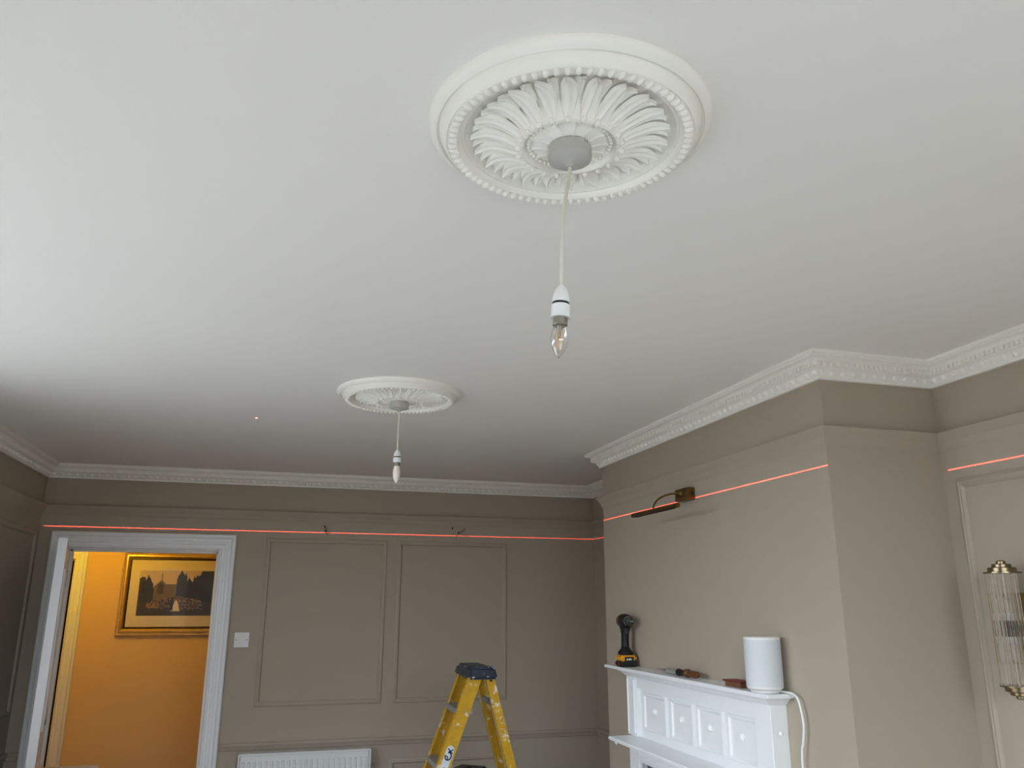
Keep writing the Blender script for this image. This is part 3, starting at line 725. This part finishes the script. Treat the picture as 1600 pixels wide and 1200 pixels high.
MB().sweep(pth, (-1, 0, 0), [(-.022, 0), (-.020, .010), (-.008, .012), (0, .006), (.006, .002), (.006, -.02), (-.022, -.02)]).build('opening_moulding', M_gloss, fs_)
MB().box(UF+.040, XC, UY0+.105, UY1-.105, 0, oz).build('slate_slip', M_tile, fs_)
MB().box(UF+.030, UF+.041, UY0+.30, UY1-.30, .02, oz-.22).build('fire_opening', M_dark, fs_)
MB().box(UF-.30, UF+.03, UY0-.02, UY1+.02, 0, .03).build('hearth', M_tile, fs_, bevel=.004)
MB().lathe([(.008, 0), (.008, -.004), (.005, -.007), (0, -.008)], (XC-.030, BY0, z(-.417)), 'y', 12).build('side_boss', M_gloss, fs_)

# ------------------------------------------------------------------ things on the mantel shelf
# cordless drill, chuck towards the camera
dr = thing('cordless_drill', 'black and yellow cordless drill standing on its battery on the mantel', 'drill', (1.6215, 3.690, zs), local=True)
dr.rotation_euler.z = math.radians(-6)
bat = MB().box(-.041, .041, -.046, .046, 0, .026).build('battery', M_black, dr, bevel=.006)
yl = MB().box(-.040, .040, -.044, .044, .025, .052).build('battery_shell', M_yel, dr, bevel=.008)
MB().box(-.020, .024, -.0460, -.0435, .024, .046).build('label_plate', M_black, yl, bevel=.001)
for i, (x0, w_, hh) in enumerate(((-.012, .005, .008), (-.005, .004, .006), (.001, .006, .009), (.009, .004, .007))):
    MB().box(x0, x0+w_, -.0466, -.0458, .030+.002*(i % 2), .030+hh).build('white_mark', M_white_pl, yl)
MB().box(-.0418, -.0408, -.030, -.004, .006, .022).build('side_sticker', M_red, bat)
for i in range(5):
    MB().box(-.026+.012*i, -.022+.012*i, -.0475, -.0455, .004, .022).build('ridge', M_black, bat)
MB().lathe([(.034, .050), (.038, .058), (.036, .066), (.024, .078), (.019, .090)], (0, .004, 0), n=24, sx=.95, sy=1.15).build('foot', M_black, dr)
gr = MB(); 
gp = [(.019, .023, .074, .006), (.0185, .023, .095, .006), (.0180, .022, .120, .004), (.0185, .023, .145, .002), (.022, .027, .165, 0), (.027, .034, .184, -.002)]
vs = []; fs = []; n_ = 18
for (a, b_, zz, oy) in gp: vs += [(a*math.cos(2*PI*i/n_), oy+b_*math.sin(2*PI*i/n_), zz) for i in range(n_)]
for j in range(len(gp)-1):
    for i in range(n_):
        q_, w_ = j*n_+i, j*n_+(i+1) % n_; fs.append((q_, w_, w_+n_, q_+n_))
gr.add(vs, fs); gr.build('grip', M_black, dr)
MB().box(-.008, .008, -.034, -.018, .148, .176).build('trigger', M_grey, dr, bevel=.004)
hz = .206
MB().lathe([(0, .052), (.022, .050), (.030, .042), (.0325, .028), (.0325, -.016), (.030, -.034), (.023, -.046)], (0, 0, hz), 'y', 28).build('motor_housing', M_black, dr)
MB().lathe([(.0326, .026), (.0334, .024), (.0334, .006), (.0326, .004)], (0, 0, hz), 'y', 28).build('yellow_band', mat('dirty_yellow', srgb(120, 86, 40), .5, vary=.3, vscale=60), dr)
ch = MB().lathe([(.022, -.044), (.021, -.060), (.018, -.074), (.010, -.080), (.006, -.082), (0, -.082)], (0, 0, hz), 'y', 24).build('chuck', M_grey, dr)
MB().lathe([(.0215, -.050), (.0225, -.053), (.0215, -.056)], (0, 0, hz), 'y', 24).build('chuck_ring', M_chrome, ch)
MB().lathe([(.0035, -.080), (.0035, -.118), (0, -.120)], (0, 0, hz), 'y', 8).build('driver_bit', M_blade, ch)

# hand tool lying along the shelf
tk = thing('hand_tool', 'slim hand tool with grey blade and black and amber handle on the mantel', 'tool', (1.628, 3.18, zs), local=True)
tk.rotation_euler.z = math.radians(-2)
MB().hexa([(-.003, .215, .012), (.003, .215, .012), (.012, .105, .010), (-.012, .105, .010)], [(-.003, .215, .014), (.003, .215, .014), (.012, .105, .020), (-.012, .105, .020)]).build('tip', M_alum, tk)
MB().lathe([(.006, .110), (.011, .098), (.0125, .080), (.0125, .02), (.011, .010), (.009, 0)], (0, 0, .0135), 'y', 18).build('blade_body', M_blade, tk)
MB().lathe([(.009, .004), (.013, -.002), (.0145, -.012), (.012, -.030), (.011, -.060), (.012, -.075)], (0, 0, .0145), 'y', 18).build('collar', M_black, tk)
MB().lathe([(.012, -.074), (.0165, -.080), (.0165, -.098), (.012, -.104)], (0, 0, .0165), 'y', 18).build('ferrule', M_orange, tk)
MB().lathe([(.011, -.102), (.0125, -.115), (.0135, -.150), (.012, -.172), (.006, -.182), (0, -.184)], (0, 0, .0165), 'y', 18).build('handle', M_orange, tk)

# red and brown block beside the speaker
rb = thing('red_block', 'small dark red topped brown block lying beside the white speaker', 'box', (1.628, 2.715, zs), local=True)
MB().box(-.026, .026, -.055, .050, 0, .018).build('body', M_brown, rb, bevel=.001)
MB().hexa([(-.028, -.058, .017), (.028, -.058, .017), (.028, .062, .017), (-.028, .062, .017)], [(-.028, -.058, .022), (.028, -.058, .022), (.028, .066, .022), (-.028, .066, .022)]).build('lid', M_red, rb)

# speaker with its cord
spx, spy = 1.6115, 2.522
sp = thing('smart_speaker', 'white rounded cylindrical speaker on the near end of the mantel', 'speaker', (spx, spy, zs))
MB().lathe([(.042, 0), (.046, .002), (.050, .010)], (spx, spy, zs), n=40).build('foot', M_white_pl, sp)
MB().lathe([(.050, .010), (.058, .014), (.0605, .020), (.0605, .022)], (spx, spy, zs), n=48).build('base_ring', M_white_pl, sp)
MB().lathe([(.0607, .022), (.0610, .060), (.0608, .160), (.0605, .170)], (spx, spy, zs), n=48).build('grille', M_spk, sp)
MB().lathe([(.0606, .170), (.0606, .176), (.057, .180), (0, .180)], (spx, spy, zs), n=48).build('top_ring', M_white_pl, sp)
def smooth_pts(pts, sub=6):
    pts = [Vector(p) for p in pts]; out = []
    for i in range(len(pts)-1):
        p0, p1, p2, p3 = pts[max(i-1, 0)], pts[i], pts[i+1], pts[min(i+2, len(pts)-1)]
        for k in range(sub):
            t = k/sub
            out.append(.5*((2*p1)+(p2-p0)*t+(2*p0-5*p1+4*p2-p3)*t*t+(3*p1-p0-3*p2+p3)*t**3))
    out.append(pts[-1]); return out
cp = [(1.650, 2.495, zs+.006), (1.655, 2.470, zs+.005), (1.656, 2.435, zs+.004), (1.655, 2.408, z(-.300)), (1.655, 2.394, z(-.335)), (1.655, 2.388, z(-.380)), (1.655, 2.398, z(-.429)), (1.655, 2.412, z(-.507)), (1.655, 2.41, z(-.9)), (1.655, 2.40, .30), (1.652, 2.35, .012), (1.60, 2.20, .006)]
MB().tube(smooth_pts(cp), .0038, 10).build('power_cord', M_white_pl, sp)

# ------------------------------------------------------------------ stepladder
NY, FY = 3.850, 4.100
lad = thing('stepladder', 'yellow fibreglass stepladder with navy paint-splashed top cap', 'ladder', (.9, 3.97, 0))
ztop = z(-.335)
def fx(zz): return .877+.378*(zz-EYE+.398)          # front stile, front edge
def rxx(zz): return .996-.276*(zz-EYE+.400)         # rear leg, front edge
def channel(xf_, wdt, y, dirn, depth):
    mb = MB(); th = .004
    def pr(xa, xb, ya, yb):
        lo = [(xf_(.02)+xa, ya, .02), (xf_(.02)+xb, ya, .02), (xf_(.02)+xb, yb, .02), (xf_(.02)+xa, yb, .02)]
        hi = [(xf_(ztop)+xa, ya, ztop), (xf_(ztop)+xb, ya, ztop), (xf_(ztop)+xb, yb, ztop), (xf_(ztop)+xa, yb, ztop)]
        mb.hexa(lo, hi)
    a, c = sorted((y, y+dirn*th)); pr(0, wdt, a, c)
    a, c = sorted((y+dirn*th*.9, y+dirn*depth)); pr(0, th, a, c); pr(wdt-th, wdt, a, c)
    return mb
MB_ = channel(fx, .064, NY, 1, .030)
nst = MB_.build('front_stile', M_lad, lad)
channel(fx, .064, FY, -1, .030).build('front_stile', M_lad, lad)
channel(rxx, .042, NY+.002, 1, .022).build('rear_leg', M_lad, lad)
channel(rxx, .042, FY-.002, -1, .022).build('rear_leg', M_lad, lad)
capx0, capx1 = .900, 1.030
cz0, cz1 = z(-.347), z(-.296)
cp_ = MB().hexa([(capx0-.006, NY-.020, cz0), (capx1+.006, NY-.020, cz0), (capx1+.006, FY+.062, cz0), (capx0-.006, FY+.062, cz0)], [(capx0+.006, NY-.008, cz1), (capx1-.006, NY-.008, cz1), (capx1-.006, FY+.050, cz1), (capx0+.006, FY+.050, cz1)])
cpo = cp_.build('top_cap', M_navy, lad, bevel=.010, bseg=3)
MB().box(capx0+.02, capx1-.02, NY+.012, FY+.045, cz1, cz1+.003).build('tread_pad', M_navy, cpo, bevel=.002)
k = 0; zz = z(-.472)
while zz > .12:
    x0 = fx(zz)
    tr = MB().hexa([(x0-.006, NY+.004, zz-.026), (x0+.072, NY+.004, zz-.026), (x0+.072, FY-.004, zz-.026), (x0-.006, FY-.004, zz-.026)], [(x0-.006, NY+.004, zz), (x0+.072, NY+.004, zz), (x0+.072, FY-.004, zz), (x0-.006, FY-.004, zz)]).build('tread', M_alum, lad, bevel=.002)
    for i in range(4):
        MB().box(x0+.004+.016*i, x0+.010+.016*i, NY+.03, FY-.03, zz, zz+.0015).build('grip_rib', M_alum, tr)
    MB().tube([(x0+.030, NY-.002, zz-.014), (x0+.030, NY+.005, zz-.014)], .004, 8).build('rivet', M_alum, tr)
    zz -= .232
for zz in (z(-.445), z(-.80), z(-1.15), z(-1.48)):
    x0 = rxx(zz)
    MB().box(x0+.006, x0+.030, NY+.004, FY-.004, zz-.022, zz).build('rear_crossbar', M_alum, lad, bevel=.002)
MB().tube([(rxx(ztop-.025)+.020, NY-.003, ztop-.018), (rxx(ztop-.025)+.020, NY+.006, ztop-.018)], .006, 10).build('pivot_bolt', M_black, lad)
for xf_, wd in ((fx, .064), (rxx, .042)):
    for y0 in (NY-.004, FY-.032):
        MB().box(xf_(.02)-.004, xf_(.02)+wd+.004, y0, y0+.036, 0, .05).build('rubber_foot', M_black, lad, bevel=.004)
# maker's sticker with its blue mark, on the near stile
sl = Vector((.378, 0, 1)).normalized(); sr = Vector((1, 0, -.378)).normalized()
def onst(u, v, out=.0008): # u across, v up along the stile from sticker top
    p0 = Vector((fx(z(-.627))+.034, NY-out, z(-.627)))
    return p0+sr*u+sl*v
st = MB()
oc = []
for i in range(8): a = PI*i/7; oc.append((.018*math.cos(a), .018*math.sin(a)-.018))
oc += [(-.018, -.26), (.018, -.26)]
n_ = len(oc); st.add([onst(u, v, .0002) for u, v in oc]+[onst(u, v, .0009) for u, v in oc], [tuple(range(n_))[::-1], tuple(range(n_, 2*n_))]+[(i, (i+1) % n_, (i+1) % n_+n_, i+n_) for i in range(n_)])
sto = st.build('sticker', mat('sticker_white', srgb(206, 210, 212), .4, vary=.12, vscale=60), lad, smooth=0, label='white sticker with a blue round mark')
M_blue = mat('sticker_blue', srgb(26, 58, 96), .4, vary=.1)
def stroke(pts, wd, nm='mark'):
    mb = MB(); wd *= 1.35; P_ = [Vector((a*1.35, cvy+(b_-cvy)*1.35)) for a, b_ in pts]
    for i in range(len(P_)-1):
        d = (P_[i+1]-P_[i]).normalized(); nn = Vector((-d.y, d.x))*wd/2; a, b_ = P_[i]-d*wd*.2, P_[i+1]+d*wd*.2
        q_ = [a-nn, b_-nn, b_+nn, a+nn]
        mb.hexa([onst(p.x, p.y, .0010) for p in q_], [onst(p.x, p.y, .0016) for p in q_])
    mb.build(nm, M_blue, sto, smooth=0)
cvy = -.046
stroke([(.010*math.cos(t), cvy+.012*math.sin(t)) for t in [math.radians(100-i*20) for i in range(15)]], .0042)
stroke([(-.008, cvy-.001), (0, cvy-.003), (.001, cvy-.011)], .0036)
stroke([(-.008, cvy+.022), (.010, cvy+.012)], .0042)
stroke([(.009, cvy+.024), (-.004, cvy+.011)], .0042)

# ------------------------------------------------------------------ boxes whose tops just reach into the frame
cx0, cy0, ctop = -.94, 4.02, z(-.668)-.028
cb = thing('cardboard_box', 'open brown cardboard box at the bottom edge before the door', 'box', (-.80, 4.12, 0))
th = .006
MB().box(cx0, -.700, cy0, cy0+th, 0, ctop-.008).build('side', M_card, cb); MB().box(cx0, -.700, cy0+.26, cy0+.26+th, 0, ctop-.012).build('side', M_card, cb)
MB().box(cx0, cx0+th, cy0+th, cy0+.26, 0, ctop-.008).build('side', M_card, cb); MB().box(-.700-th, -.700, cy0+th, cy0+.26, 0, ctop-.03).build('side', M_card, cb)
MB().box(cx0, -.700, cy0, cy0+.26, 0, .006).build('bottom', M_card, cb)
MB().tube([(cx0+.004, cy0-.002, ctop-.012), (cx0+.004, cy0+.262, ctop-.012)], .010, 12).build('folded_edge', M_cardedge, cb)
MB().hexa([(cx0, cy0-.030, ctop-.030), (-.700, cy0-.030, ctop-.052), (-.700, cy0-.026, ctop-.052), (cx0, cy0-.026, ctop-.030)], [(cx0, cy0, ctop-.006), (-.700, cy0, ctop-.028), (-.700, cy0+.006, ctop-.028), (cx0, cy0+.006, ctop-.006)]).build('flap', M_card, cb)
dk = thing('dark_case', 'dark grey case top showing low between the ladder legs', 'case', (1.04, 4.40, 0))
ztk = z(-.828)
MB().box(-.075, .075, -.075, .075, 0, ztk).build('body', M_grey, dk, bevel=.006, xf=Matrix.Translation((1.035, 4.42, 0)) @ Matrix.Rotation(math.radians(52), 4, 'Z'))
MB().box(-.03, .03, -.010, .010, ztk-.001, ztk+.004).build('handle', M_black, dk, bevel=.002, xf=Matrix.Translation((1.035, 4.42, 0)) @ Matrix.Rotation(math.radians(52), 4, 'Z'))

# ------------------------------------------------------------------ lamps of the place: hall bulb, laser level
hl = bpy.data.lights.new('hall_bulb', 'POINT'); hl.energy = 17; hl.color = (1.0, .62, .045); hl.shadow_soft_size = .05
ho = bpy.data.objects.new('hall_bulb', hl); COL.objects.link(ho); ho.location = (-1.28, 6.02, 2.24)

def laser(name, loc, energy, expr):
    l = bpy.data.lights.new(name, 'POINT'); l.energy = energy; l.color = (1, .10, .08); l.shadow_soft_size = 0
    l.use_nodes = True; nt = l.node_tree; em = nt.nodes['Emission']
    tc = nt.nodes.new('ShaderNodeTexCoord'); sp_ = nt.nodes.new('ShaderNodeSeparateXYZ'); nt.links.new(tc.outputs['Normal'], sp_.inputs[0])
    def math_(op, a, b_):
        n = nt.nodes.new('ShaderNodeMath'); n.operation = op
        for i, q_ in enumerate((a, b_)):
            if isinstance(q_, (int, float)): n.inputs[i].default_value = q_
            else: nt.links.new(q_, n.inputs[i])
        return n.outputs[0]
    nt.links.new(expr(sp_.outputs, math_), em.inputs['Strength'])
    o = bpy.data.objects.new(name, l); COL.objects.link(o); o.location = loc
    return o
def fan(o, m):
    line = m('MULTIPLY', m('LESS_THAN', m('ABSOLUTE', o[2], 0), .00095), m('SUBTRACT', 1.0, m('POWER', m('MULTIPLY', m('ABSOLUTE', o[2], 0), 1/.00095), 1.2)))
    return m('MULTIPLY', m('MULTIPLY', line, m('GREATER_THAN', o[0], -.035)), m('GREATER_THAN', o[1], -.25))
laser('laser_level', (-1.22, 2.322, ZLAS), 2600, fan)
laser('laser_level_up_dot', (-.135, 3.665, 1.6), 1300, lambda o, m: m('LESS_THAN', m('ADD', m('ABSOLUTE', o[0], 0), m('ADD', m('ABSOLUTE', o[1], 0), m('LESS_THAN', o[2], 0))), .0075))
